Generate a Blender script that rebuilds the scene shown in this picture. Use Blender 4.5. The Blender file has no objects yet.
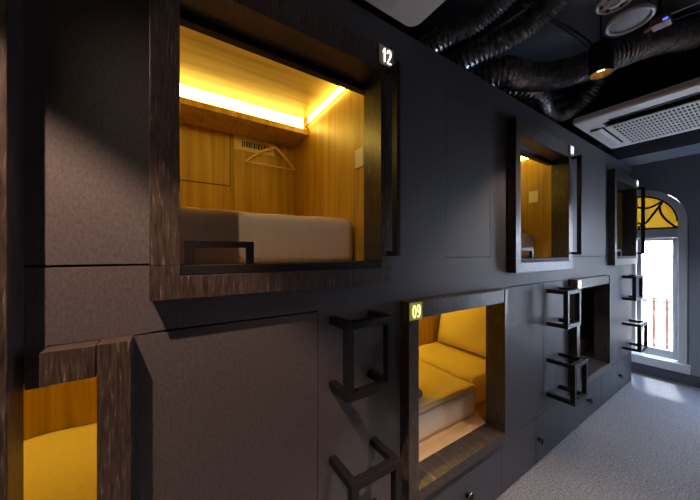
import bpy, bmesh, math, random
from mathutils import Vector, Matrix
random.seed(4)
S = bpy.context.scene
COL = S.collection
PI = math.pi

# ------------------------------------------------------------------ materials
def mat(name):
    m = bpy.data.materials.new(name); m.use_nodes = True
    nt = m.node_tree; b = nt.nodes['Principled BSDF']
    return m, nt, b
def link(nt, a, b): nt.links.new(a, b)
def coords(nt, scale=(1, 1, 1), gen='Object'):
    tc = nt.nodes.new('ShaderNodeTexCoord'); mp = nt.nodes.new('ShaderNodeMapping')
    mp.inputs['Scale'].default_value = scale
    # world-space position keeps the grain continuous over neighbouring parts
    g = nt.nodes.new('ShaderNodeNewGeometry')
    link(nt, g.outputs['Position'], mp.inputs['Vector'])
    nt.nodes.remove(tc)
    return mp.outputs['Vector']
def noise(nt, vec, scale, detail=4, rough=.6, dist=0):
    n = nt.nodes.new('ShaderNodeTexNoise'); n.inputs['Scale'].default_value = scale
    n.inputs['Detail'].default_value = detail; n.inputs['Roughness'].default_value = rough
    n.inputs['Distortion'].default_value = dist
    link(nt, vec, n.inputs['Vector']); return n.outputs['Fac']
def ramp(nt, fac, stops):
    r = nt.nodes.new('ShaderNodeValToRGB'); e = r.color_ramp.elements
    while len(e) < len(stops): e.new(.5)
    for k, (p, c) in enumerate(stops):
        e[k].position = p; e[k].color = (*c, 1)
    link(nt, fac, r.inputs['Fac']); return r.outputs['Color']
def bump(nt, b, fac, strength=.3, dist=.002):
    n = nt.nodes.new('ShaderNodeBump'); n.inputs['Strength'].default_value = strength
    n.inputs['Distance'].default_value = dist
    link(nt, fac, n.inputs['Height']); link(nt, n.outputs['Normal'], b.inputs['Normal'])
def plain(name, col, rough=.5, metal=0, nz=0, spec=.5):
    m, nt, b = mat(name)
    b.inputs['Base Color'].default_value = (*col, 1); b.inputs['Roughness'].default_value = rough
    b.inputs['Metallic'].default_value = metal; b.inputs['Specular IOR Level'].default_value = spec
    v = coords(nt)
    f = noise(nt, v, 60, 3)
    k = .12 if not nz else nz
    c = ramp(nt, f, [(.3, tuple(x*(1-k) for x in col)), (.7, tuple(min(1, x*(1+k)) for x in col))])
    link(nt, c, b.inputs['Base Color'])
    return m
def emis(name, col, s):
    m, nt, b = mat(name)
    b.inputs['Base Color'].default_value = (.8, .8, .8, 1)
    b.inputs['Emission Color'].default_value = (*col, 1); b.inputs['Emission Strength'].default_value = s
    return m
def wood(name, sc, stops, rough=.45, bs=.25, nsc=1., spec=.5):
    m, nt, b = mat(name)
    v = coords(nt, sc)
    f = noise(nt, v, nsc, 5, .62, .4)
    c = ramp(nt, f, stops); link(nt, c, b.inputs['Base Color'])
    b.inputs['Roughness'].default_value = rough
    b.inputs['Specular IOR Level'].default_value = spec
    bump(nt, b, f, bs, .0015)
    return m
def laminate(name, base, k=.35, rough=.5):
    m, nt, b = mat(name)
    v = coords(nt, (1, 1, 1)); f = noise(nt, v, 330, 3, .7)
    v2 = coords(nt, (1, 1, .6)); f2 = noise(nt, v2, 140, 3)
    mx = nt.nodes.new('ShaderNodeMath'); mx.operation = 'ADD'; link(nt, f, mx.inputs[0]); link(nt, f2, mx.inputs[1])
    hf = nt.nodes.new('ShaderNodeMath'); hf.operation = 'MULTIPLY'; hf.inputs[1].default_value = .5
    link(nt, mx.outputs[0], hf.inputs[0])
    c = ramp(nt, hf.outputs[0], [(.36, tuple(x*(1-k) for x in base)), (.64, tuple(x*(1+k) for x in base))])
    link(nt, c, b.inputs['Base Color']); b.inputs['Roughness'].default_value = rough
    bump(nt, b, hf.outputs[0], .25, .001)
    return m

M = {}
M['panel'] = laminate('charcoal_laminate', (.054, .049, .055), .40, .55)
M['gap'] = plain('shadow_gap_black', (.006, .006, .007), .8)
DW = [(.30, (.007, .005, .004)), (.46, (.030, .022, .018)), (.57, (.048, .036, .031)), (.62, (.068, .052, .046)), (.72, (.22, .18, .165))]
M['dwood'] = wood('dark_brushed_wood', (190, 190, 17), DW, .33)
M['dwood_x'] = wood('dark_brushed_wood_sill', (9, 140, 140), DW, .38)
AW = [(.25, (.27, .155, .022)), (.45, (.42, .265, .038)), (.6, (.52, .34, .055)), (.8, (.60, .41, .08))]
M['awood'] = wood('honey_wood', (26, 26, 1.1), AW, .42, .08)
M['awood_y'] = wood('honey_wood_ceiling', (22, 1.3, 22), AW, .38, .08)
M['lwood'] = wood('light_board', (22, 2.0, 22), [(.3, (.42, .25, .10)), (.7, (.60, .38, .18))], .5, .06)
M['joint'] = plain('joint_dark', (.07, .035, .012), .7)
M['black'] = plain('black_metal', (.006, .006, .0065), .42, spec=.25)
M['matte'] = plain('matt_black', (.006, .006, .007), .6, spec=.2)
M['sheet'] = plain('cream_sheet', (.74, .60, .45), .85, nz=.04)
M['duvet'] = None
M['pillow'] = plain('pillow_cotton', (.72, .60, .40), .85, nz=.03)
M['white'] = plain('white_plastic', (.80, .775, .75), .42, nz=.02)
M['flap'] = plain('white_flap', (.70, .69, .68), .35, nz=.02)
M['grey'] = plain('grey_speaker_grille', (.22, .22, .24), .5, nz=.2)
M['ringw'] = plain('pale_ring', (.5, .5, .52), .4, nz=.02)
M['chrome'] = plain('chrome', (.8, .8, .82), .15, 1)
M['steel'] = plain('brushed_plate', (.55, .53, .48), .35, .6)
M['ceil'] = plain('painted_ceiling', (.045, .058, .072), .7, nz=.3)
M['beam'] = plain('painted_beam', (.10, .115, .14), .5, nz=.08)
M['endwall'] = plain('slate_blue_plaster', (.27, .29, .35), .6, nz=.05)
M['winpaint'] = plain('grey_white_paint', (.66, .68, .69), .45, nz=.03)
M['hang'] = wood('hanger_wood', (6, 30, 30), [(.3, (.75, .50, .20)), (.7, (.88, .64, .30))], .35, .05)
M['plainduvet'] = plain('plain_duvet_cotton', (.50, .38, .24), .85, nz=.04)
M['ventp'] = plain('cream_vent_plate', (.78, .66, .45), .5)
M['sheet_shaded'] = plain('sheet_shaded_brown', (.13, .085, .055), .9)  # sheet darkened to brown: the shade inside pod 10 is in the colour
M['brown'] = plain('brown_plastic', (.16, .095, .075), .5)
M['led_warm'] = emis('led_strip_warm', (1, .69, .12), 12)
M['led_low'] = emis('led_strip_lower', (1, .68, .055), 27)
M['led_lens'] = emis('spot_lamp_lens', (1, .74, .38), 14)
M['sign_w'] = emis('sign_digits_white', (1, .86, .66), 2.6)
M['sign_y'] = emis('sign_digits_yellow', (1, .95, .40), 1.6)
M['sign_c'] = emis('sign_digits_cool', (.86, .9, 1), 1.6)
M['blue'] = emis('blue_indicator', (.05, .08, 1), 3)
M['gold'] = plain('gold_reflector', (.85, .55, .22), .25, .9)
M['baluster'] = plain('terracotta_brown_paint', (.17, .060, .025), .6, nz=.3)
M['outwhite'] = plain('white_render', (.80, .79, .77), .8, nz=.05)
M['towel'] = plain('pink_towel', (.62, .45, .42), .9)
M['signback'] = emis('sign_plate_yellow_lit', (.62, .60, .06), .22)
M['signback'].node_tree.nodes['Principled BSDF'].inputs['Base Color'].default_value = (.2, .19, .03, 1)

def mk_duvet():
    m, nt, b = mat('striped_duvet')
    g = nt.nodes.new('ShaderNodeNewGeometry'); w = nt.nodes.new('ShaderNodeTexWave')
    w.wave_type = 'BANDS'; w.bands_direction = 'X'; w.inputs['Scale'].default_value = 13
    w.inputs['Distortion'].default_value = .5; w.inputs['Detail Scale'].default_value = .6
    link(nt, g.outputs['Position'], w.inputs['Vector'])
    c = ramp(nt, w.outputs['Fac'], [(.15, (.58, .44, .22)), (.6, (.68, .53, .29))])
    link(nt, c, b.inputs['Base Color']); b.inputs['Roughness'].default_value = .8
    bump(nt, b, w.outputs['Fac'], .35, .003)
    return m
M['duvet'] = mk_duvet()
def mk_carpet():
    m, nt, b = mat('grey_loop_carpet')
    v = coords(nt)
    f = noise(nt, v, 85, 4, .85); g = noise(nt, v, 5, 3)
    mm = nt.nodes.new('ShaderNodeMixRGB'); mm.inputs['Fac'].default_value = .3
    c1 = ramp(nt, f, [(.38, (.05, .045, .043)), (.52, (.185, .168, .165)), (.64, (.39, .36, .35))])
    c2 = ramp(nt, g, [(.3, (.19, .175, .17)), (.7, (.26, .24, .235))])
    link(nt, c1, mm.inputs['Color1']); link(nt, c2, mm.inputs['Color2'])
    link(nt, mm.outputs['Color'], b.inputs['Base Color']); b.inputs['Roughness'].default_value = .95
    b.inputs['Specular IOR Level'].default_value = .15
    bump(nt, b, f, .5, .005)
    return m
M['carpet'] = mk_carpet()
def mk_duct():
    m, nt, b = mat('dark_foil_duct')
    v = coords(nt); f = noise(nt, v, 40, 3, .6)
    c = ramp(nt, f, [(.35, (.20, .20, .21)), (.55, (.34, .34, .35)), (.72, (.55, .55, .56))])
    link(nt, c, b.inputs['Base Color']); b.inputs['Metallic'].default_value = .9
    b.inputs['Roughness'].default_value = .3; bump(nt, b, f, .5, .004)
    return m
M['duct'] = mk_duct()
def mk_glass(name, col):
    m, nt, b = mat(name)
    out = nt.nodes['Material Output']; t = nt.nodes.new('ShaderNodeBsdfTransparent'); t.inputs['Color'].default_value = (*col, 1)
    g = nt.nodes.new('ShaderNodeBsdfGlossy'); g.inputs['Roughness'].default_value = .02
    mx = nt.nodes.new('ShaderNodeMixShader'); mx.inputs['Fac'].default_value = .06
    link(nt, t.outputs[0], mx.inputs[1]); link(nt, g.outputs[0], mx.inputs[2]); link(nt, mx.outputs[0], out.inputs['Surface'])
    return m
M['glass'] = mk_glass('clear_glass', (.97, .98, 1))
def mk_amber():
    m, nt, b = mat('amber_stained_glass')
    b.inputs['Base Color'].default_value = (.70, .50, .08, 1); b.inputs['Roughness'].default_value = .4
    tr = nt.nodes.new('ShaderNodeBsdfTranslucent'); tr.inputs['Color'].default_value = (.26, .185, .045, 1)
    mx = nt.nodes.new('ShaderNodeMixShader'); mx.inputs['Fac'].default_value = .75
    out = nt.nodes['Material Output']
    link(nt, b.outputs[0], mx.inputs[1]); link(nt, tr.outputs[0], mx.inputs[2]); link(nt, mx.outputs[0], out.inputs['Surface'])
    return m
M['amber'] = mk_amber()
def mk_speckle():
    m, nt, b = mat('old_tiled_roof')
    v = coords(nt); f = noise(nt, v, 9, 6, .8)
    c = ramp(nt, f, [(.42, (.004, .004, .005)), (.52, (.02, .018, .018)), (.62, (.16, .15, .15))])
    link(nt, c, b.inputs['Base Color']); b.inputs['Roughness'].default_value = .9
    return m
M['speckle'] = mk_speckle()

# ------------------------------------------------------------------ mesh helpers
def box(bm, x0, x1, y0, y1, z0, z1, mi=0):
    vs = [bm.verts.new((x, y, z)) for x in (x0, x1) for y in (y0, y1) for z in (z0, z1)]
    for f in ((0, 1, 3, 2), (4, 6, 7, 5), (0, 4, 5, 1), (2, 3, 7, 6), (0, 2, 6, 4), (1, 5, 7, 3)):
        fc = bm.faces.new([vs[i] for i in f]); fc.material_index = mi
    return vs
def prism(bm, pts, axis, a, b):
    """extrude the 2D polygon pts along axis ('x','y','z') from a to b"""
    def P(u, v, w): return {'x': (w, u, v), 'y': (u, w, v), 'z': (u, v, w)}[axis]
    A = [bm.verts.new(P(u, v, a)) for u, v in pts]; B = [bm.verts.new(P(u, v, b)) for u, v in pts]
    n = len(pts)
    bm.faces.new(A); bm.faces.new(B[::-1])
    for i in range(n): bm.faces.new((A[i], B[i], B[(i+1) % n], A[(i+1) % n]))
def tube(bm, pts, r, seg=12, cap=True, rfun=None, closed=False):
    pts = [Vector(p) for p in pts]; rings = []; up = None
    n = len(pts)
    for i, p in enumerate(pts):
        if closed: t = (pts[(i+1) % n]-pts[i-1]).normalized()
        else: t = (pts[min(i+1, n-1)]-pts[max(i-1, 0)]).normalized()
        if up is None:
            up = Vector((0, 0, 1)) if abs(t.z) < .9 else Vector((1, 0, 0))
        a = t.cross(up).normalized(); up = a.cross(t).normalized()
        rr = r if rfun is None else rfun(i)
        rings.append([bm.verts.new(p+(a*math.cos(2*PI*k/seg)+up*math.sin(2*PI*k/seg))*rr) for k in range(seg)])
    m = n if closed else n-1
    for i in range(m):
        A, B = rings[i], rings[(i+1) % n]
        for k in range(seg): bm.faces.new((A[k], A[(k+1) % seg], B[(k+1) % seg], B[k]))
    if cap and not closed:
        bm.faces.new(rings[0][::-1]); bm.faces.new(rings[-1])
def lathe(bm, prof, c, seg=28, axis=Vector((0, 0, 1))):
    """profile of (radius, height) about axis through c"""
    q = Vector((0, 0, 1)).rotation_difference(axis); c = Vector(c); rings = []
    for r, h in prof:
        if r < 1e-5: rings.append([bm.verts.new(c+q @ Vector((0, 0, h)))])
        else: rings.append([bm.verts.new(c+q @ Vector((r*math.cos(2*PI*k/seg), r*math.sin(2*PI*k/seg), h))) for k in range(seg)])
    for A, B in zip(rings, rings[1:]):
        for k in range(seg):
            l = (k+1) % seg
            if len(A) == 1 and len(B) == 1: continue
            if len(A) == 1: bm.faces.new((A[0], B[l], B[k]))
            elif len(B) == 1: bm.faces.new((A[k], A[l], B[0]))
            else: bm.faces.new((A[k], A[l], B[l], B[k]))
def obj(name, bm, m, parent=None, bevel=0, smooth=False, sub=0):
    bmesh.ops.recalc_face_normals(bm, faces=bm.faces)
    me = bpy.data.meshes.new(name); bm.to_mesh(me); bm.free()
    for x in (m if isinstance(m, (list, tuple)) else [m]): me.materials.append(M[x])
    o = bpy.data.objects.new(name, me); COL.objects.link(o)
    if parent is not None:
        o.parent = parent
        o.matrix_parent_inverse = world(parent).inverted()
    if smooth:
        for p in me.polygons: p.use_smooth = True
    if bevel:
        md = o.modifiers.new('bevel', 'BEVEL'); md.width = bevel; md.segments = 2; md.limit_method = 'ANGLE'
    if sub:
        md = o.modifiers.new('sub', 'SUBSURF'); md.levels = sub; md.render_levels = sub
    return o
def world(o):
    mtx = Matrix.Translation(o.location) @ o.rotation_euler.to_matrix().to_4x4()
    return world(o.parent) @ o.matrix_parent_inverse @ mtx if o.parent else mtx
def new(): return bmesh.new()
def obox(name, m, d, parent=None, bevel=0):
    bm = new(); box(bm, *d); return obj(name, bm, m, parent, bevel)
def tag(o, label, cat, group=None):
    o['label'] = label; o['category'] = cat
    if group: o['group'] = group
    return o
def thing(name, loc, label, cat, group=None):
    o = bpy.data.objects.new(name, None); COL.objects.link(o); o.location = loc; o.empty_display_size = .1
    return tag(o, label, cat, group)
def struct(o): o['kind'] = 'structure'; return o
def text(name, s, m, size, mtx, parent=None, extrude=.0015, offset=0):
    cu = bpy.data.curves.new(name, 'FONT'); cu.body = s; cu.size = size; cu.extrude = extrude
    cu.align_x = 'CENTER'; cu.align_y = 'CENTER'; cu.offset = offset
    t = bpy.data.objects.new(name, cu); COL.objects.link(t)
    dg = bpy.context.evaluated_depsgraph_get()
    me = bpy.data.meshes.new_from_object(t.evaluated_get(dg)); bpy.data.objects.remove(t)
    me.transform(mtx)
    me.materials.clear(); me.materials.append(M[m])
    for p in me.polygons: p.material_index = 0
    o = bpy.data.objects.new(name, me); COL.objects.link(o)
    if parent is not None:
        o.parent = parent; o.matrix_parent_inverse = world(parent).inverted()
    return o
def face_x(y, z, x, sx=1.):      # text placed upright on a plane facing +x
    return Matrix.Translation((x, y, z)) @ Matrix(((0, 0, 1, 0), (1, 0, 0, 0), (0, 1, 0, 0), (0, 0, 0, 1))) @ Matrix.Scale(sx, 4, (1, 0, 0))
def spline(ctrl, n):
    P = [Vector(p) for p in ctrl]; P = [2*P[0]-P[1]]+P+[2*P[-1]-P[-2]]; out = []
    segs = len(P)-3
    for i in range(n+1):
        t = i/n*segs; k = min(int(t), segs-1); t -= k
        a, b, c, d = P[k:k+4]
        out.append(.5*((2*b)+(c-a)*t+(2*a-5*b+4*c-d)*t*t+(3*b-a-3*c+d)*t**3))
    return out

# ------------------------------------------------------------------ camera (14 mm, level, looking diagonally at the pods)
CX, CZ = .95, 1.547
cam = bpy.data.cameras.new('camera'); co = bpy.data.objects.new('camera', cam); COL.objects.link(co)
co.location = (CX, 0, CZ); co.rotation_euler = (PI/2, 0, math.atan2(425, 277))
cam.sensor_width = 36; cam.lens = 277/700*36; cam.shift_y = 3/700; cam.clip_start = .02
S.camera = co

# ------------------------------------------------------------------ room shell
YE = 5.12; XR = 1.9; ZC = 3.05; YB = -2.05; XB = -1.12
struct(obox('floor', 'carpet', (XB, XR, YB, YE, -.05, 0)))
struct(obox('ceiling', 'ceil', (XB-.1, XR+.1, YB-.1, YE, ZC, ZC+.08)))
struct(obox('wall_right', 'panel', (XR, XR+.1, YB-.1, YE+.2, 0, ZC)))
struct(obox('wall_back', 'panel', (XB, XR, YB-.1, YB, 0, ZC)))
struct(obox('wall_pods_rear', 'matte', (XB-.1, XB, YB-.1, YE+.2, 0, ZC)))

# end wall with an arched french window, and a second tall window further right
W2A, W2B = .93, 1.68
WCX, WCZ, WR = -.05, 1.93, .44     # arch centre and outer radius
def arch(r, n=28, zc=WCZ): return [(WCX+r*math.cos(PI*k/n), zc+r*math.sin(PI*k/n)) for k in range(n+1)]
bm = new()
pts = [(XB, 0), (XB, ZC), (W2A, ZC), (W2A, 0), (WCX+WR, 0)]+arch(WR)+[(WCX-WR, 0)]
prism(bm, pts, 'y', YE, YE+.16)
box(bm, W2A, W2B, YE, YE+.16, 0, .24); box(bm, W2A, W2B, YE, YE+.16, 2.2, ZC); box(bm, W2B, XR, YE, YE+.16, 0, ZC)
struct(obj('wall_end', bm, 'endwall'))
bm = new()
for a in ((W2A, W2A+.07, YE-.02, YE+.1, .24, 2.2), (W2B-.07, W2B, YE-.02, YE+.1, .24, 2.2), (W2A+.07, W2B-.07, YE-.02, YE+.1, .24, .32), (W2A+.07, W2B-.07, YE-.02, YE+.1, 2.12, 2.2), (1.285, 1.325, YE+.02, YE+.08, .32, 2.12)): box(bm, *a)
w2 = struct(obj('window_2', bm, 'winpaint'))
obox('pane', 'glass', (W2A+.07, W2B-.07, YE+.05, YE+.054, .32, 2.12), w2)
W = struct(thing('window_1', (WCX, YE, .2), '', ''))
for k in ('label', 'category'): del W[k]
# casing ring
bm = new()
o_ = arch(WR-.004); i_ = arch(WR-.075)
prism(bm, [(WCX+WR-.004, .23)]+o_+[(WCX-WR+.004, .23), (WCX-WR+.075, .23)]+i_[::-1]+[(WCX+WR-.075, .23)], 'y', YE-.025, YE+.12)
obj('casing', bm, 'winpaint', W, .006)
obox('transom_bar', 'winpaint', (WCX-WR+.07, WCX+WR-.07, YE-.005, YE+.1, 1.735, 1.845), W, .006)
# fanlight: amber panes and curved leading
bm = new(); r = WR-.076
prism(bm, [(WCX+r, 1.845)]+arch(r)+[(WCX-r, 1.845)], 'y', YE+.05, YE+.056)
obj('amber_pane', bm, 'amber', W)
bm = new()
yl = YE+.044
def lead(pl, rr=.013): tube(bm, [(x, yl, z) for x, z in pl], rr, 6)
lead([(WCX+(r-.008)*math.cos(PI*k/24), WCZ+(r-.008)*math.sin(PI*k/24)) for k in range(25)], .012)
lead([(WCX-r, 1.857), (WCX+r, 1.857)], .012)
lead([(WCX, 1.86), (WCX+.10, 1.95), (WCX+r*.64, WCZ+r*.70)])
lead([(WCX, 1.86), (WCX-.10, 1.95), (WCX-r*.64, WCZ+r*.70)])
for s in (1, -1):
    lead([(WCX+s*(r*.60+.0+.0*k), WCZ+r*.72) if k == 0 else
          (WCX+s*(.215+.13*(k/10)**2*1.0-.02*math.sin(PI*k/10)), WCZ+r*.70-(r*.70+.07)*(k/10)) for k in range(11)])
    lead([(WCX+s*(.01+.20*k/10), 2.165-.045*math.sin(PI*k/10*.9+.3)+.015*k/10) for k in range(11)])
lead([(WCX+.075*math.cos(PI*k/12), 1.857+.085*math.sin(PI*k/12)) for k in range(13)])
obj('fanlight_leading', bm, 'matte', W)
for s in (1, -1):           # the two glazed leaves
    xa, xb = (WCX+.004, WCX+WR-.078) if s > 0 else (WCX-WR+.078, WCX-.004)
    bm = new(); a, b = YE+.03, YE+.075; z0, z1 = .245, 1.733
    wl = .046
    box(bm, xa, xa+wl, a, b, z0, z1); box(bm, xb-wl, xb, a, b, z0, z1)
    box(bm, xa+wl, xb-wl, a, b, z1-.035, z1); box(bm, xa+wl, xb-wl, a, b, z0, z0+.10)
    lf = obj('window_leaf', bm, 'winpaint', W, .004)
    obox('pane', 'glass', (xa+wl-.004, xb-wl+.004, YE+.05, YE+.054, z0+.09, z1-.03), lf)
    xh = xb if s > 0 else xa
    for z in (.5, 1.0, 1.5):
        bm = new(); tube(bm, [(xh, YE+.024, z-.03), (xh, YE+.024, z+.03)], .007, 8); obj('hinge', bm, 'winpaint', lf)
bm = new(); box(bm, WCX-WR-.03, WCX+WR+.02, YE-.05, YE+.16, .125, .235); obj('window_sill', bm, 'winpaint', W, .008)
struct(obox('baseboard_end', 'beam', (XB, XR, YE-.018, YE-.001, 0, .122), None, .003))
struct(obox('trim_4', 'beam', (WCX+WR+.0, WCX+WR+.006, YE-.012, YE+.0, .125, 1.9)))

# outside: balcony, balustrade, houses
struct(obox('balcony_slab', 'outwhite', (-3, 3.4, YE+.165, YE+.75, .05, .2)))
RL = thing('balcony_rail', (0, 5.6, .2), 'brown painted balcony handrail on balusters outside the arched window', 'railing')
obox('handrail', 'outwhite', (-2.6, 2.9, 5.57, 5.64, .93, .975), RL, .006)
obox('bottom_rail', 'baluster', (-2.6, 2.9, 5.58, 5.63, .215, .25), RL, .006)
for k in range(-6, 8):
    bm = new(); x = .037+.12*k
    lathe(bm, [(.012, 0), (.022, .03), (.012, .06), (.018, .2), (.022, .3), (.014, .42), (.012, .5), (.022, .54), (.014, .57), (.014, .68)], (x, 5.605, .25), 12)
    obj('baluster', bm, 'baluster', RL, smooth=True)
hb = thing('house', (0, 11, -4), 'sunlit white house across the street with a speckled tiled lean-to roof', 'building')
obox('wall', 'outwhite', (-6, 7, 11, 14, -4, 4.6), hb)
bm = new(); prism(bm, [(9.2, .55), (11, 1.5), (11, 1.38), (9.2, .43)], 'x', -6, 7); obj('lean_to_roof', bm, 'speckle', hb)
obox('lower_wall', 'outwhite', (-6, 7, 9.5, 11, -4, .62), hb)
for x in (-3.6, -1.6, .6, 2.6): obox('shutter_window', 'ringw', (x, x+.8, 10.96, 11.0, 2.0, 3.4), hb)

# ------------------------------------------------------------------ pods facade
T = .018; G = .0030
tiles = [  # (y0, y1, z0, z1, sides that carry a visible joint)
    (-2.05, -.362, .345, 1.325, 'T'), (-2.05, -.362, 1.325, 2.58, 'B'),
    (-.2835, -.044, 1.515, 2.58, 'B'), (-.2835, -.044, 1.325, 1.515, 'T'), (-.2815, -.246, 1.228, 1.325, ''),
    (-.044, .80, 2.41, 2.58, ''), (-.044, .474, 1.325, 1.42, 'B'), (-.082, .474, .345, 1.325, 'TRB'),
    (.474, .80, 1.325, 1.42, ''), (.474, .897, .345, 1.325, 'B'),
    (.80, 1.225, 1.325, 2.58, ''), (1.225, 1.64, 1.521, 2.40, 'LRTB'), (1.225, 1.64, 2.40, 2.58, ''), (1.225, 1.64, 1.325, 1.521, ''),
    (1.64, 1.833, 1.325, 2.58, ''), (1.833, 2.737, 2.41, 2.58, ''), (1.833, 2.737, 1.325, 1.42, 'B'),
    (1.737, 2.36, .345, 1.325, 'TLRB'), (2.36, 2.82, .345, 1.325, 'B'),
    (2.737, 3.815, 1.515, 2.58, 'B'), (2.737, 3.815, 1.325, 1.515, 'T'),
    (3.815, 4.67, 2.41, 2.58, ''), (3.815, 4.67, 1.325, 1.42, ''),
    (3.687, 4.17, .345, 1.325, 'B'), (4.17, 4.67, .345, 1.325, 'B')]
bm = new()
for y0, y1, z0, z1, e in tiles:
    box(bm, -T, 0, y0+G*('L' in e), y1-G*('R' in e), z0+G*('B' in e), z1-G*('T' in e))
wl = struct(obj('wall_left', bm, 'panel'))
# backing behind the joints, with room for the pods
bm = new()
def backing(y0, y1, z0, z1): box(bm, -.034, -T-.001, y0, y1, z0, z1)
for y0, y1, z0, z1, e in tiles: backing(y0-.004, y1+.004, z0-.004, z1+.004)
struct(obj('wall_left_backing', bm, 'gap'))
struct(obox('trim_1', 'gap', (-.03, -.012, YB, 4.665, 0, .012)))
struct(obox('wall_pod_block_end', 'panel', (XB, -.0, 4.672, 4.69, 0, 2.58)))
struct(obox('trim_2', 'matte', (XB, -.03, YB, 4.67, 2.545, 2.575)))
# tall dark post at the left edge
post = struct(obox('trim_3', 'dwood', (-.002, .078, -.36, -.283, 0, 2.58), None, .002))
bm = new()
for z, h, w in ((1.098, .014, .010), (1.078, .010, .012), (1.040, .014, .008)):
    box(bm, .0781, .0787, -.302-w/2, -.302+w/2, z-h/2, z+h/2)
obj('painted_mark', bm, 'ringw', post)

# drawers / storage hatches along the bottom
DG = 'storage drawers below the pods'
drawers = [(-2.05, -.62, None, 'far left low charcoal storage drawer front below the end pod'),
           (-.62, .31, None, 'charcoal drawer front below the leftmost lower pod'),
           (.31, .88, None, 'charcoal plinth drawer front beneath the nearest black steps'),
           (.88, 1.775, 1.405, 'long charcoal drawer with round knob directly under pod 09'),
           (1.775, 2.235, None, 'plain charcoal drawer front without knob right of pod 09'),
           (2.235, 2.686, 2.268, 'short charcoal drawer with knob at its left edge below middle steps'),
           (2.686, 3.62, 3.262, 'long charcoal drawer with knob under the unlit lower pod'),
           (3.62, 4.165, None, 'plain charcoal drawer front between unlit pod and end of wall'),
           (4.165, 4.67, 4.205, 'last charcoal drawer with bright knob nearest the arched window')]
for y0, y1, ky, lab in drawers:
    d = thing('storage_drawer', (0, (y0+y1)/2, .014), lab, 'drawer', None)
    obox('drawer_front', 'panel', (-T, 0, y0+.002, y1-.002, .014, .342), d, .0012)
    if ky:
        bm = new(); lathe(bm, [(0, 0), (.013, 0), (.011, .012), (.024, .017), (.027, .026), (.024, .034), (0, .036)], (0, ky, .183), 20, Vector((1, 0, 0)))
        k = obj('knob', bm, 'black', d, smooth=True)
        bm = new(); lathe(bm, [(.0275, .024), (.0295, .026), (.0275, .029)], (0, ky, .183), 24, Vector((1, 0, 0))); obj('chrome_ring', bm, 'chrome', k, smooth=True)

# ------------------------------------------------------------------ one sleeping pod
XF = .057; XI = -.065
DIG = {'1': [[(.25, .72), (.55, 1), (.55, 0)]],
       '2': [[(.1, .74), (.16, .92), (.4, 1), (.68, .93), (.78, .74), (.7, .52), (.1, .0), (.82, 0)]],
       '0': [[(.45+.33*math.cos(PI*k/8), .5+.5*math.sin(PI*k/8)) for k in range(17)]],
       '9': [[(.46+.32*math.cos(PI*k/6), .70+.30*math.sin(PI*k/6)) for k in range(13)], [(.78, .70), (.76, .35), (.6, .08), (.35, 0), (.16, .1)]],
       '8': [[(.45+.27*math.cos(PI*k/6), .75+.25*math.sin(PI*k/6)) for k in range(13)], [(.45+.33*math.cos(PI*k/6), .25+.25*math.sin(PI*k/6)) for k in range(13)]],
       '7': [[(.1, 1), (.8, 1), (.35, 0)]]}
def strokes(s, y, z, w, m, pl):
    h = w*.70; dw = h*.50; tot = dw*len(s); t = w*.036
    for i, ch in enumerate(s):
        bm = new(); y0 = y-tot/2+i*dw
        for st in DIG[ch]: tube(bm, [(XF+.0075, y0+dw*.06+u*dw*.95, z-h/2+v*h) for u, v in st], t, 6)
        obj('digit', bm, m, pl)
def number_sign(par, y, z, s, m, plate, w=.078):
    pl = obox('number_sign', plate, (XF+.0005, XF+.006, y-w/2, y+w/2, z-w/2, z+w/2), par, .001)
    strokes(s, y, z, w, m, pl)
def grab_handle(par, y, z0=1.535, z1=2.32):
    bm = new()
    prism(bm, [(XF, z0), (.122, z0), (.122, z1), (XF, z1), (XF, z1-.02), (.092, z1-.02), (.092, z0+.02), (XF, z0+.02)], 'y', y-.01, y+.01)
    obj('grab_handle', bm, 'black', par, .0015)
def frame(p, yo0, yo1, yi0, yi1, zo0, zo1, zi0, zi1, split=True):
    b = .0015
    obox('frame_stile', 'dwood', (XI, XF, yo0, yi0, zi0+.001 if split else zo0, zo1), p, b)
    obox('frame_stile', 'dwood', (XI, XF, yi1, yo1, zi0+.001 if split else zo0, zo1), p, b)
    obox('frame_top_rail', 'dwood', (XI, XF-.0008, yi0, yi1, zi1, zo1), p, b)
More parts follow.
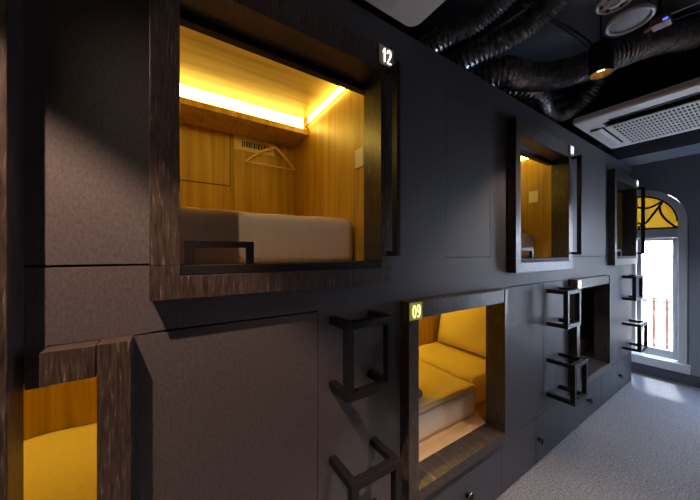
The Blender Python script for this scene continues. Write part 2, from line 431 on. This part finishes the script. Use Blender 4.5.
def upper_pod(num, yo0, yo1, yi0, yi1, label, lit=True, sm='sign_w'):
    ye = yi1+.029; ys = ye-1.88            # inside length
    p = thing('sleeping_pod', (0, (yo0+yo1)/2, 1.42), label, 'sleeping pod')
    frame(p, yo0, yo1, yi0, yi1, 1.42, 2.41, 1.513, 2.31)
    obox('frame_bottom_rail', 'dwood', (XI, XF, yo0, yo1, 1.42, 1.484), p, .0015)
    obox('frame_bottom_ledge', 'dwood', (XI, XF, yo0, yi0, 1.484, 1.513), p)
    obox('frame_bottom_ledge', 'dwood', (XI, XF, yi1, yo1, 1.484, 1.513), p)
    obox('threshold_strip', 'matte', (XI, XF-.002, yi0, yi1, 1.4845, 1.512), p, .001)
    obox('blind_rail', 'black', (-.10, XI-.001, ys+.02, ye-.002, 2.282, 2.325), p, .002)
    obox('floor_board', 'lwood', (-.99, XI, ys, ye, 1.484, 1.505), p)
    obox('ceiling_board', 'awood_y', (-.99, XI, ys, ye, 2.43, 2.445), p)
    obox('side_panel', 'awood', (-.99, XI, ye, ye+.012, 1.484, 2.445), p)
    obox('side_panel', 'awood', (-.99, XI, ys-.012, ys, 1.484, 2.445), p)
    obox('front_lining', 'awood', (XI, XI+.012, ys, yo0-.0, 1.49, 2.35), p)
    obox('header_lining', 'awood', (XI-.001, XI+.01, yi0, ye, 2.311, 2.445), p) if False else None
    bk = obox('back_panel', 'awood', (-.995, -.98, ys, ye, 1.484, 2.445), p)
    # shelf box with a light cove
    bm = new(); box(bm, -.979, -.72, ys+.001, ye-.001, 2.319, 2.353)
    bh = obj('light_shelf', bm, 'awood', p, .001)
    for k in range(11): obox('board_joint', 'joint', (-.975, -.7197, ye-.10-.17*k, ye-.0985-.17*k, 2.3187, 2.3532), bh)
    if lit:
        obox('led_strip', 'led_warm', (-.742, -.736, ys+.02, ye-.03, 2.357, 2.426), p)
        obox('led_strip', 'led_warm', (-.70, -.10, ye-.014, ye-.010, 2.384, 2.426), p)
        obox('led_strip', 'led_warm', (-.078, -.074, ys+.05, ye-.03, 2.382, 2.412), p)
        if False: pass
    bm = new(); tube(bm, [(-.72, ye-.02, 2.372), (-.085, ye-.02, 2.372)], .0035, 6)
    tube(bm, [(-.72, ye-.02, 2.372), (-.715, ye-.003, 2.352)], .0035, 6)
    obj('led_trim_rod', bm, 'black', p)
    # cabinet door in the back wall
    y0, y1 = yi1-1.1, yi1-.41
    cd = obox('cabinet_door', 'awood', (-.9795, -.9745, y0, y1, 1.984, 2.312), bk)
    bm = new(); a = .006
    box(bm, -.9797, -.9785, y0-a, y1+a, 1.984-a, 1.984); box(bm, -.9797, -.9785, y1, y1+a, 1.984-a, 2.315)
    obj('door_gap', bm, 'joint', cd)
    # vent plate
    vp = obox('vent_plate', 'ventp', (-.9795, -.974, yi1-.383, yi1-.118, 2.226, 2.317), bk, .001)
    bm = new(); y = yi1-.335
    rr = random.Random(3)
    while y < yi1-.165:
        w = rr.choice((.006, .009, .013)); box(bm, -.9745, -.9735, y, y+w, 2.252, 2.290); y += w+rr.choice((.004, .006))
    obj('vent_slots', bm, 'gap', vp)
    # switch on the side wall
    sw = obox('light_switch', 'white', (-.165, -.095, ye-.010, ye-.0005, 1.955, 2.045) if num == '12' else (-.245, -.17, ye-.010, ye-.0005, 1.99, 2.09), p, .002)
    grab_handle(p, yo1-.023)
    # guard at the entrance
    g0 = yi0+.012
    bm = new(); prism(bm, [(g0, 1.513), (g0, 1.583), (g0+.19, 1.583), (g0+.19, 1.513), (g0+.168, 1.513), (g0+.168, 1.563), (g0+.022, 1.563), (g0+.022, 1.513)], 'x', .026, .044)
    obj('entrance_guard', bm, 'black', p, .001)
    number_sign(p, yo1-.037, 2.37, num, sm, 'steel')
    return p, ys, ye
def soft_box(x0, x1, y0, y1, z0, z1, r, seed=0, amp=.003, dx=.045):
    """rounded, slightly uneven slab"""
    bm = new(); rnd = random.Random(seed)
    nx = max(4, int((x1-x0)/dx)); ny = max(4, int((y1-y0)/dx)); nz = max(4, int((z1-z0)/.03))
    bmesh.ops.create_cube(bm, size=1)
    bm.free(); bm = new()
    vd = {}
    def V(i, j, k):
        if (i, j, k) in vd: return vd[(i, j, k)]
        p = Vector((x0+(x1-x0)*i/nx, y0+(y1-y0)*j/ny, z0+(z1-z0)*k/nz))
        c = Vector((min(max(p.x, x0+r), x1-r), min(max(p.y, y0+r), y1-r), min(max(p.z, z0+r*.6), z1-r)))
        d = p-c
        if d.length > r: p = c+d.normalized()*r
        w = math.sin(p.y*9+seed)*math.sin(p.x*13+seed*2)+.6*math.sin(p.y*31+p.z*22+seed)
        if k == nz: p.z += w*amp
        elif i == nx: p.x += w*amp*.8
        vd[(i, j, k)] = bm.verts.new(p); return vd[(i, j, k)]
    for i in range(nx):
        for j in range(ny):
            for k in (0, nz): bm.faces.new((V(i, j, k), V(i+1, j, k), V(i+1, j+1, k), V(i, j+1, k)))
    for i in range(nx):
        for k in range(nz):
            for j in (0, ny): bm.faces.new((V(i, j, k), V(i+1, j, k), V(i+1, j, k+1), V(i, j, k+1)))
    for j in range(ny):
        for k in range(nz):
            for i in (0, nx): bm.faces.new((V(i, j, k), V(i, j+1, k), V(i, j+1, k+1), V(i, j, k+1)))
    return bm

p12, ys, ye = upper_pod('12', -.044, .798, .024, .736, 'large upper sleeping pod numbered 12 with glowing honey wood interior')
bm = soft_box(-.93, -.15, ys+.03, .748, 1.506, 1.712, .035, 2)
tag(obj('mattress', bm, 'sheet', smooth=True), 'cream sheeted mattress inside the large upper pod numbered 12', 'mattress')
p10, ys, ye = upper_pod('10', 1.833, 2.737, 1.896, 2.657, 'upper sleeping pod numbered 10 with warm wood interior, middle of upper row', sm='sign_c')
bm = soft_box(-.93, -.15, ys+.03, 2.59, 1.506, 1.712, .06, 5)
tag(obj('mattress', bm, 'sheet_shaded', smooth=True), 'mattress end coloured brown for shade inside upper pod numbered 10', 'mattress')
p08, ys, ye = upper_pod('08', 3.815, 4.668, 3.878, 4.61, 'farthest upper sleeping pod beside the arched window with dark interior', lit=False, sm='sign_c')
bm = soft_box(-.93, -.15, ys+.03, 4.56, 1.506, 1.712, .05, 6)
tag(obj('mattress', bm, 'sheet', smooth=True), 'mattress inside the farthest upper pod next to the window', 'mattress')

def lower_pod(num, yo0, yo1, yi0, yi1, ys, ye, label, lit, sign=None):
    p = thing('sleeping_pod', (0, (yo0+yo1)/2, .36), label, 'sleeping pod')
    obox('frame_stile', 'dwood', (XI, XF, yo0, yi0, .40, 1.325), p, .0015) if num != '11' else None
    obox('frame_stile', 'dwood', (XI, XF, yi1, yo1, .40, 1.325), p, .0015)
    obox('frame_top_rail', 'dwood', (XI, XF-.003, yi0+.001, yi1-.003, 1.247, 1.323), p, .0015)
    if num == '11': obox('header_lining', 'awood', (-.052, -.036, -.37, yi0, 1.229, 1.4), p); yi0 = -.282
    obox('frame_sill', 'dwood_x', (XI, XF, yi0, yi1, .40, .455), p, .0015)
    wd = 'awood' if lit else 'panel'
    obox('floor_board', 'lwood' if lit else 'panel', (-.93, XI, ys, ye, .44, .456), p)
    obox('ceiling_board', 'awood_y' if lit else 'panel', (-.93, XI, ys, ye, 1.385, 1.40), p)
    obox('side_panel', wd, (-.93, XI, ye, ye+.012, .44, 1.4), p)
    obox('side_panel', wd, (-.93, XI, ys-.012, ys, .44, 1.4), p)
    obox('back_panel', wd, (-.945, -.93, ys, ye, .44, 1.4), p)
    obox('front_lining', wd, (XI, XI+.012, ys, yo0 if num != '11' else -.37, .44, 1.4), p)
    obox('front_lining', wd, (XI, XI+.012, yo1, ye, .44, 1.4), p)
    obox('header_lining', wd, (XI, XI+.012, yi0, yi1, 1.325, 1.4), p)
    if lit:
        obox('led_strip', 'led_low', (-.91, -.87, ys+.06, ye-.06, 1.375, 1.382), p)
    if sign: number_sign(p, yo0+.040, 1.283, num, sign[0], sign[1])
    return p
lower_pod('11', -.285, -.082, -.245, -.147, -1.45, .465, 'lower left sleeping pod opening, dark wood frame with yellow lit bed', True)
lower_pod('09', .897, 1.735, .96, 1.703, .50, 2.42, 'lower sleeping pod numbered 09 with bright yellow lit bedding', True, ('sign_y', 'signback'))
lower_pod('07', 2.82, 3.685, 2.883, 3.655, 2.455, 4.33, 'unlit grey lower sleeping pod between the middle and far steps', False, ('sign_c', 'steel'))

# bedding of the lower pods
def bed(ys, ye, seed, lab_m, lab_d, dy0, dy1, mat_d='duvet', up=0):
    bm = soft_box(-.925, -.155, ys+.02, min(ye-.02, 1.76), .457, .622, .045, seed)
    tag(obj('mattress', bm, 'sheet', smooth=True), lab_m, 'mattress')
    # duvet: top sheet with a drop over the front edge
    bm = new(); prof = [(-.85, .672), (-.85, .695)]
    n = 26
    prof = []
    for k in range(n+1): prof.append((-.925+.735*k/n, .655))
    prof += [(-.180, .652), (-.170, .647), (-.163, .638), (-.160, .626)]
    m_ = int((dy1-dy0)/.03); rows = []
    for j in range(m_+1):
        y = dy0+(dy1-dy0)*j/m_; row = []
        e = min(j, m_-j); drop = 0 if e > 2 else (.012, .004, .0)[e] if e < 3 else 0
        for (x, z) in prof:
            w = .005*math.sin(7*y+seed)*math.sin(9*x+1)+.003*math.sin(23*y+14*x)
            if z >= .645: row.append((x, y, z+w-drop))
            else: row.append((x+w*.8-drop, y, z))
        rows.append(row)
    top = [[bm.verts.new(q) for q in row] for row in rows]
    bot = [[bm.verts.new((q[0]-(0 if q[2] > .645 else .022), q[1], q[2]-(.022 if q[2] > .645 else 0) - (.02 if .62 < q[2] <= .645 else 0))) for q in row] for row in rows]
    K = len(prof)
    for j in range(m_):
        for k in range(K-1):
            bm.faces.new((top[j][k], top[j][k+1], top[j+1][k+1], top[j+1][k]))
            bm.faces.new((bot[j][k], bot[j+1][k], bot[j+1][k+1], bot[j][k+1]))
        bm.faces.new((top[j][0], top[j+1][0], bot[j+1][0], bot[j][0]))
        bm.faces.new((top[j][-1], bot[j][-1], bot[j+1][-1], top[j+1][-1]))
    for j in (0, m_):
        for k in range(K-1): bm.faces.new((top[j][k], top[j][k+1], bot[j][k+1], bot[j][k]))
    for v in bm.verts: v.co.z += up
    return tag(obj('duvet', bm, mat_d, smooth=True), lab_d, 'duvet')
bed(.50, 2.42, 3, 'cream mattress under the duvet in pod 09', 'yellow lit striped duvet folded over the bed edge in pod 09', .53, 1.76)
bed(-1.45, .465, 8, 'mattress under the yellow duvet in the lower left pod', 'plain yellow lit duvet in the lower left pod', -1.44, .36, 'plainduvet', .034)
bm = soft_box(-.925, -.19, 2.49, 4.30, .457, .62, .04, 4)
tag(obj('mattress', bm, 'sheet', smooth=True), 'bare mattress in the unlit lower pod', 'mattress')
# turned-back top edge of the duvet in pod 09
bm = soft_box(-.92, -.20, 1.79, 2.40, .457, .660, .03, 11, .004)
tag(obj('folded_sheet', bm, 'duvet', smooth=True), 'striped sheet turned back between duvet and pillow in pod 09', 'sheet')

def pillow(name, c, sx, sy, sz, rot, m, lab, seed=1):
    bm = new(); n = 26
    def se(a, e): return math.copysign(abs(a)**e, a)
    grid = []
    for side in (1, -1):
        g = []
        for i in range(n+1):
            row = []
            for j in range(n+1):
                u, v = -1+2*i/n, -1+2*j/n
                t = (max(0, (1-u**4)*(1-v**4)))**.5
                pin = 1-.07*(u*u*(1-v*v)+v*v*(1-u*u))*1.0
                w = .05*math.sin(6*u+seed)*math.sin(5*v+2*seed)+.03*math.sin(13*u*v+seed)
                row.append(Vector((u*sx/2*(1-.06*(1-v*v)*abs(u)), v*sy/2*(1-.06*(1-u*u)*abs(v)), side*t*sz/2*(1+w))))
            g.append(row)
        grid.append(g)
    V = {}
    def gv(s, i, j):
        if i in (0, n) or j in (0, n): s = 0
        if (s, i, j) not in V: V[(s, i, j)] = bm.verts.new(grid[s][i][j])
        return V[(s, i, j)]
    for s in (0, 1):
        for i in range(n):
            for j in range(n): bm.faces.new((gv(s, i, j), gv(s, i+1, j), gv(s, i+1, j+1), gv(s, i, j+1)))
    o = obj(name, bm, m, smooth=True); o.location = c; o.rotation_euler = rot
    return tag(o, lab, 'pillow')
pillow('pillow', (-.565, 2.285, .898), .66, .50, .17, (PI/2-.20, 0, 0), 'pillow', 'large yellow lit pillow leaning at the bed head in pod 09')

tag(obj('folded_towel', soft_box(-.33, -.17, 3.36, 3.50, .621, .68, .02, 2), 'towel', smooth=True), 'small pinkish towel on the mattress of the unlit lower pod', 'towel')
bm = soft_box(-.30, -.22, 1.22, 1.30, .668, .712, .02, 2); 
tag(obj('cloth_pouch', bm, 'brown', smooth=True), 'small brown pouch on the duvet by the left stile of pod 09', 'pouch')

# clothes hanger in pod 12
hg = thing('clothes_hanger', (-.93, .60, 2.15), 'wooden clothes hanger hanging at the back of pod 12', 'hanger')
ap = Vector((-.935, .607, 2.278)); L_ = Vector((-.93, .408, 2.140)); R_ = Vector((-.93, .755, 2.140))
bm = new()
for e in (L_, R_):
    pts = [ap+(e-ap)*t+Vector((0, 0, .010*math.sin(PI*t))) for t in [k/10 for k in range(11)]]
    tube(bm, pts, .009, 8, rfun=lambda i: .0105-.0004*i)
obj('shoulder_bar', bm, 'hang', hg, smooth=True)
bm = new(); tube(bm, [L_+Vector((0, .01, .002)), R_+Vector((0, -.01, .002))], .005, 8); obj('trouser_bar', bm, 'hang', hg, smooth=True)
bm = new(); tube(bm, [ap, ap+Vector((0, 0, .018)), ap+Vector((0, .010, .030)), ap+Vector((-.02, .004, .036)), ap+Vector((-.0425, 0, .030))], .002, 6); obj('hook', bm, 'chrome', hg, smooth=True)

# ------------------------------------------------------------------ black steps on the wall
def step(y0, y1, z0, z1, x, label, group):
    s = thing('wall_step', (0, (y0+y1)/2, z0), label, 'step', None)
    t = .029
    bm = new()   # front rectangle
    for a in ((x-t, x, y0, y0+t, z0, z1), (x-t, x, y1-t, y1, z0, z1), (x-t, x, y0+t, y1-t, z1-t, z1), (x-t, x, y0+t, y1-t, z0, z0+t)): box(bm, *a)
    bmesh.ops.remove_doubles(bm, verts=bm.verts, dist=1e-5)
    obj('front_frame', bm, 'black', s, .0012)
    for y in (y0, y1-t):
        for z in (z0, z1-t):
            obox('arm', 'black', (.0005, x-t-.0005, y, y+t, z, z+t), s, .0012)
step(.521, .738, 1.018, 1.300, .132, 'upper black step frame of the nearest wall ladder left of pod 09', 's')
step(.521, .750, .455, .752, .163, 'lower black step frame of the nearest wall ladder, cut by picture bottom', 's')
step(2.405, 2.652, .995, 1.273, .136, 'upper black step frame beside the number of the unlit lower pod', 's')
step(2.405, 2.652, .457, .747, .177, 'lower black step frame in front of the unlit lower pod', 's')
step(4.311, 4.61, 1.016, 1.291, .113, 'upper black step frame next to the arched window', 's')
step(4.311, 4.61, .456, .760, .152, 'lower black step frame next to the arched window', 's')

# ------------------------------------------------------------------ ceiling things
def rrect(x0, x1, y0, y1, r, n=5):
    out = []
    for cx, cy, a0 in ((x1-r, y1-r, 0), (x0+r, y1-r, PI/2), (x0+r, y0+r, PI), (x1-r, y0+r, 1.5*PI)):
        for k in range(n+1): a = a0+PI/2*k/n; out.append((cx+r*math.cos(a), cy+r*math.sin(a)))
    return out
def aircon(x0, y0, W_, label, z=2.6, rot=0, r=.035):
    x1, y1 = x0+W_, y0+W_
    a = thing('ceiling_air_conditioner', ((x0+x1)/2, (y0+y1)/2, z), label, 'air conditioner')
    cx, cy = (x0+x1)/2, (y0+y1)/2; h = W_/2
    # fascia as a ring with stepped rim: outer rounded plate down to a raised inner square
    bm = new()
    loops = []
    for inset, zz, rr in ((0.0, z+.045, r), (0, z+.012, r), (.012, z, r), (.30*h, z-.004, r*.8)):
        loops.append([bm.verts.new((u, v, zz)) for u, v in rrect(x0+inset, x1-inset, y0+inset, y1-inset, rr)])
    n = len(loops[0])
    for A, B in zip(loops, loops[1:]):
        for k in range(n): bm.faces.new((A[k], A[(k+1) % n], B[(k+1) % n], B[k]))
    C = [bm.verts.new((u, v, z+.03)) for u, v in rrect(x0+.30*h, x1-.30*h, y0+.30*h, y1-.30*h, r*.8)]
    for k in range(n): bm.faces.new((loops[-1][k], loops[-1][(k+1) % n], C[(k+1) % n], C[k]))
    obj('fascia', bm, 'white', a)
    bm = new(); prism(bm, rrect(x0+.05, x1-.05, y0+.05, y1-.05, .02), 'z', z+.045, z+.30); obj('housing', bm, 'matte', a)
    # outlets: long slot on the near side, flaps left and right
    obox('outlet_slot', 'gap', (cx-.60*h, cx+.60*h, cy-.76*h, cy-.70*h, z-.0062, z-.003), a)
    for sd in (-1, 1):
        q = Matrix.Translation((cx, cy+.08*h, z)) @ Matrix.Rotation(PI/2*sd, 4, 'Z')
        bm = new(); box(bm, -.56*h, .56*h, .73*h, .90*h, -.0065, .0); bmesh.ops.transform(bm, matrix=q, verts=bm.verts); sl = obj('outlet_slot', bm, 'gap', a)
        bm = new()
        pts = [(.755*h, -.010), (.80*h, -.020), (.90*h, -.018), (.905*h, -.012), (.80*h, -.010)]
        prism(bm, pts, 'x', -.55*h, .55*h); bmesh.ops.transform(bm, matrix=q, verts=bm.verts); obj('outlet_flap', bm, 'flap', sl)
    # perforated intake grille
    X0, X1, Y0, Y1 = cx-.64*h, cx+.64*h, cy-.42*h, cy+.76*h
    obox('intake_backing', 'gap', (X0, X1, Y0, Y1, z-.0055, z-.0045), a)
    bm = new(); e = .03
    box(bm, X0-e, X1+e, Y0-e, Y0, z-.014, z-.0045); box(bm, X0-e, X1+e, Y1, Y1+e, z-.014, z-.0045)
    box(bm, X0-e, X0, Y0, Y1, z-.014, z-.0045); box(bm, X1, X1+e, Y0, Y1, z-.014, z-.0045)
    ny = 8
    for k in range(1, ny): yy = Y0+(Y1-Y0)*k/ny; box(bm, X0, X1, yy-.009, yy+.009, z-.013, z-.006)
    nx = 30
    for k in range(1, nx): xx = X0+(X1-X0)*k/nx; box(bm, xx-.0036, xx+.0036, Y0, Y1, z-.0125, z-.0062)
    obj('intake_grille', bm, 'white', a)
    return a
aircon(.035, 2.77, 1.0, 'white ceiling cassette air conditioner with perforated grille at upper right')
aircon(.006, -.025, 1.0, 'white ceiling cassette corner above pod 12 at top of picture', r=.05)
struct(obox('trim_5', 'beam', (XB, XR, 4.255, 4.69, 2.60, ZC)))
struct(obox('trim_6', 'ceil', (-.6, XR, 3.98, 4.25, 2.74, ZC)))

def duct(ctrl, r, label, pitch=.028, amp=.11):
    L = sum((Vector(a)-Vector(b)).length for a, b in zip(ctrl, ctrl[1:]))
    n = int(L/pitch)*4; P = spline(ctrl, n); bm = new()
    rnd = random.Random(int(r*1000)+len(ctrl))
    jit = [1+.05*rnd.uniform(-1, 1) for _ in range(n//4+3)]
    prof = [0, .75, 1, .45]
    tube(bm, P, r, 22, rfun=lambda i: r*(1-amp+amp*2*prof[i % 4]*jit[i//4]))
    return tag(obj('flexible_duct', bm, 'duct'), label, 'air duct')
duct([(-.35, 1.16, 2.68), (-.05, 1.20, 2.685), (.121, 1.29, 2.72), (.28, 1.31, 2.76), (.5, 1.22, 2.80), (.9, 1.0, 2.88)], .052, 'dark foil duct coming in over the wall top, leftmost of the ducts')
duct([(-.35, 1.42, 2.68), (-.03, 1.45, 2.685), (.20, 1.54, 2.72), (.40, 1.54, 2.77), (.62, 1.42, 2.82), (.85, 1.25, 2.90), (1.3, 1.1, 2.95)], .057, 'dark foil duct running diagonally to the top edge, second from left')
duct([(-.4, 1.70, 2.70), (-.02, 1.76, 2.70), (.03, 1.97, 2.72), (.13, 2.16, 2.74), (.27, 2.28, 2.765), (.42, 2.40, 2.82), (.55, 2.60, 2.90), (.75, 2.9, 2.95), (1.2, 3.2, 2.95)], .080, 'thick pleated foil duct passing behind the hanging spotlight')
duct([(-.3, 1.98, 2.76), (-.08, 2.03, 2.72), (.01, 2.25, 2.70), (-.04, 2.50, 2.68), (-.03, 2.68, 2.675), (.06, 2.76, 2.73), (.18, 2.76, 2.82), (.24, 2.72, 2.92)], .050, 'pleated duct bending down in a U above pod 10')

def disc(c, r, label, inner, name='ceiling_speaker', holes=False):
    d = thing(name, (c[0], c[1], c[2]), label, 'speaker' if not holes else 'ceiling vent')
    bm = new(); lathe(bm, [(r*.8, .006), (r*.82, -.006), (r*.9, -.012), (r, -.004), (r, .012), (r*.7, .02), (r*.7, .10), (0, .10)], c, 40); obj('rim', bm, 'ringw', d, smooth=True)
    bm = new(); lathe(bm, [(0, -.004), (r*.5, -.004), (r*.81, .002)], c, 40); f = obj('grille', bm, inner, d, smooth=True)
    if holes:
        bm = new(); lathe(bm, [(r*.28, -.012), (r*.5, -.010), (r*.55, -.004)], c, 30); obj('inner_ring', bm, 'ringw', f, smooth=True)
        bm = new()
        for k in range(6):
            a = k*PI/3+.3; lathe(bm, [(0, -.013), (.007, -.012), (.007, -.004)], (c[0]+.65*r*math.cos(a), c[1]+.65*r*math.sin(a), c[2]), 8)
        obj('screws', bm, 'gap', f)
    bm = new()
    for s in (-1, 1): tube(bm, [(c[0]+s*r*.5, c[1], c[2]+.10), (c[0]+s*r*.5, c[1], ZC)], .004, 6)
    obj('hanger_rod', bm, 'matte', d)
disc((.547, 1.945, 2.72), .093, 'round pale grey ceiling speaker right of the spotlight', 'grey')
disc((.555, 1.69, 2.69), .070, 'round ceiling vent disc with inner ring above the spotlight', 'ringw', 'ceiling_vent', True)

LIGHTS = []
def spot_fixture(x, y, z, label, power, ang=80, col=(1, .72, .45), blend=.3, r=.05, h=.155):
    s = thing('hanging_spotlight', (x, y, z), label, 'spotlight')
    bm = new(); lathe(bm, [(r*.93, 0), (r, .0), (r, h), (r*.9, h+.006), (0, h+.006)], (x, y, z), 36); lathe(bm, [(r*.93, 0), (r*.93, .05)], (x, y, z), 36)
    obj('housing', bm, 'matte', s, smooth=False)
    bm = new(); lathe(bm, [(r*.92, .004), (r*.75, .018), (r*.5, .034)], (x, y, z), 36); obj('reflector', bm, 'gold', s, smooth=True)
    bm = new(); lathe(bm, [(0, .030), (r*.5, .030)], (x, y, z), 24); obj('lamp_lens', bm, 'led_lens', s)
    bm = new(); tube(bm, [(x, y, z+h), (x, y, ZC)], .004, 6); tube(bm, [(x+.012, y, z+h), (x+.012, y, z+h+.03)], .01, 8); obj('cord', bm, 'matte', s)
    l = bpy.data.lights.new('spot_lamp', 'SPOT'); l.energy = power; l.color = col; l.spot_size = math.radians(ang)
    l.spot_blend = blend; l.shadow_soft_size = .015
    o = bpy.data.objects.new('spot_lamp', l); COL.objects.link(o); o.location = (0, 0, -.003); o.parent = s
    return s
spot_fixture(.443, 1.93, 2.50, 'black cylindrical spotlight hanging from the ceiling, lit warm', 50, 100, (1, .80, .64), .5)
spot_fixture(.68, -.56, 2.80, 'black cylindrical spotlight behind the viewpoint lighting the left panels', 275, 80, (1, .62, .43), .22, h=.12)
spot_fixture(1.25, .95, 2.62, 'added unseen fill spotlight over the corridor right of the viewpoint', 190, 76, (1, .86, .80), .4)  # added lamp out of view, brightens the ceiling by bounce off the floor
spot_fixture(1.25, 3.35, 2.60, 'added unseen cool fill spotlight over the far corridor carpet', 85, 130, (.80, .88, 1), .6)  # added out of view as cool ambient fill for end wall and floor

t_ = spot_fixture(1.15, -1.0, 2.86, 'black spotlight behind the viewpoint tilted towards pod 12', 46, 28, (1, .74, .54), 1, h=.13)
d_ = Vector((-.12, .48, 1.60))-t_.location; t_.rotation_euler = Vector((0, 0, -1)).rotation_difference(d_).to_euler()
# brown sensor box with a blue light, pipes, cables and a ceiling board
sb = thing('sensor_box', (.62, 2.05, 2.64), 'small brown junction box with blue indicator light near speaker', 'junction box')
bm = new(); box(bm, .60, .668, 2.06, 2.125, 2.70, 2.74); o = obj('box_body', bm, 'brown', sb, .004)
obox('indicator', 'blue', (.645, .662, 2.058, 2.0605, 2.705, 2.714), sb)
bm = new(); tube(bm, [(.575, 2.09, 2.715), (.60, 2.09, 2.717)], .014, 12); obj('cable_gland', bm, 'brown', sb)
bm = new(); tube(bm, [(.63, 2.09, 2.74), (.63, 2.09, ZC)], .006, 6); obj('hanger_rod', bm, 'matte', sb)
def cable(pts, r, m, lab, cat='cable'):
    bm = new(); tube(bm, spline(pts, 40), r, 8); return tag(obj('ceiling_cable' if cat == 'cable' else 'ceiling_pipe', bm, m, smooth=True), lab, cat)
M['cabblue'] = plain('blue_cable', (.03, .08, .22), .5)
M['teal'] = plain('teal_painted_pipe', (.03, .05, .06), .5)
cable([(.668, 2.08, 2.73), (.9, 2.13, 2.74), (1.4, 2.18, 2.76)], .004, 'ringw', 'thin grey cable running right from the brown junction box')
cable([(.668, 2.10, 2.708), (.95, 2.2, 2.71), (1.4, 2.3, 2.73)], .003, 'cabblue', 'thin blue cable running right from the brown junction box')
for k, (y, z, r, lab) in enumerate(((3.0, 2.95, .03, 'thick dark pipe crossing the ceiling behind the ducts'), (3.35, 2.90, .02, 'dark pipe crossing the ceiling above the far air conditioner'), (3.85, 2.86, .025, 'dark pipe crossing the ceiling just before the beam'))):
    cable([(-1, y, z), (.3, y+.02, z), (1.85, y, z)], r, 'teal', lab, 'pipe')
cable([(.15, 1.7, 3.0), (.25, 2.4, 2.98), (.2, 3.2, 2.97), (.25, 4.1, 2.98)], .016, 'teal', 'dark conduit running along the corridor ceiling', 'pipe')
tag(obox('ceiling_board', 'brown', (.60, 1.35, 1.66, 1.95, 2.86, 2.885), None, .003), 'pale brownish ceiling board at the top right corner behind the speaker', 'ceiling panel')
struct(obox('trim_7', 'beam', (-.35, .42, 1.75, 2.9, 2.985, 3.045)))

# ------------------------------------------------------------------ daylight
w = bpy.data.worlds.new('world'); S.world = w; w.use_nodes = True
nt = w.node_tree; bg = nt.nodes['Background']
sky = nt.nodes.new('ShaderNodeTexSky'); sky.sky_type = 'NISHITA'; sky.sun_disc = False
sky.sun_elevation = math.radians(50); sky.sun_rotation = math.radians(200); sky.air_density = 1.2; sky.dust_density = 2
nt.links.new(sky.outputs[0], bg.inputs['Color']); bg.inputs['Strength'].default_value = 9
sun = bpy.data.lights.new('sun', 'SUN'); sun.energy = 9; sun.angle = .06; sun.color = (.85, .92, 1)
so = bpy.data.objects.new('sun', sun); COL.objects.link(so); so.rotation_euler = (math.radians(-24), math.radians(-6), 0)
def daylight(name, e, sx, sy, loc, rot, col):
    l = bpy.data.lights.new(name, 'AREA'); l.shape = 'RECTANGLE'; l.size = sx; l.size_y = sy; l.energy = e; l.color = col
    o = bpy.data.objects.new(name, l); COL.objects.link(o); o.location = loc; o.rotation_euler = rot
daylight('daylight_second_window', 38, .7, 1.9, (1.305, YE+.2, 1.22), (-PI/2, 0, 0), (.60, .75, 1))
pt = bpy.data.lights.new('window_portal', 'AREA'); pt.shape = 'RECTANGLE'; pt.size = .75; pt.size_y = 1.9
pt.cycles.is_portal = True
po = bpy.data.objects.new('window_portal', pt); COL.objects.link(po); po.location = (WCX, YE+.18, 1.25); po.rotation_euler = (-PI/2, 0, 0)

S.view_settings.view_transform = 'Standard'; S.view_settings.look = 'None'
S.view_settings.exposure = 0; S.view_settings.gamma = 1; S.view_settings.use_curve_mapping = False
S.cycles.max_bounces = 10; S.cycles.diffuse_bounces = 5; S.cycles.glossy_bounces = 4
S.cycles.sample_clamp_indirect = 6; S.cycles.use_denoising = True

# repeats of one kind share a group
GR = {'step': 'black step frames of the wall ladders', 'sleeping pod': 'sleeping pods built into the left wall',
      'drawer': 'storage drawers below the pods', 'mattress': 'mattresses inside the pods', 'duvet': 'duvets in the lower pods',
      'air duct': 'flexible foil ducts under the ceiling', 'spotlight': 'hanging black spotlights', 'air conditioner': 'ceiling cassette air conditioners',
      'pipe': 'dark pipes under the ceiling', 'cable': 'thin cables at the junction box'}
for o in bpy.data.objects:
    if o.parent is None and o.get('category') in GR: o['group'] = GR[o['category']]
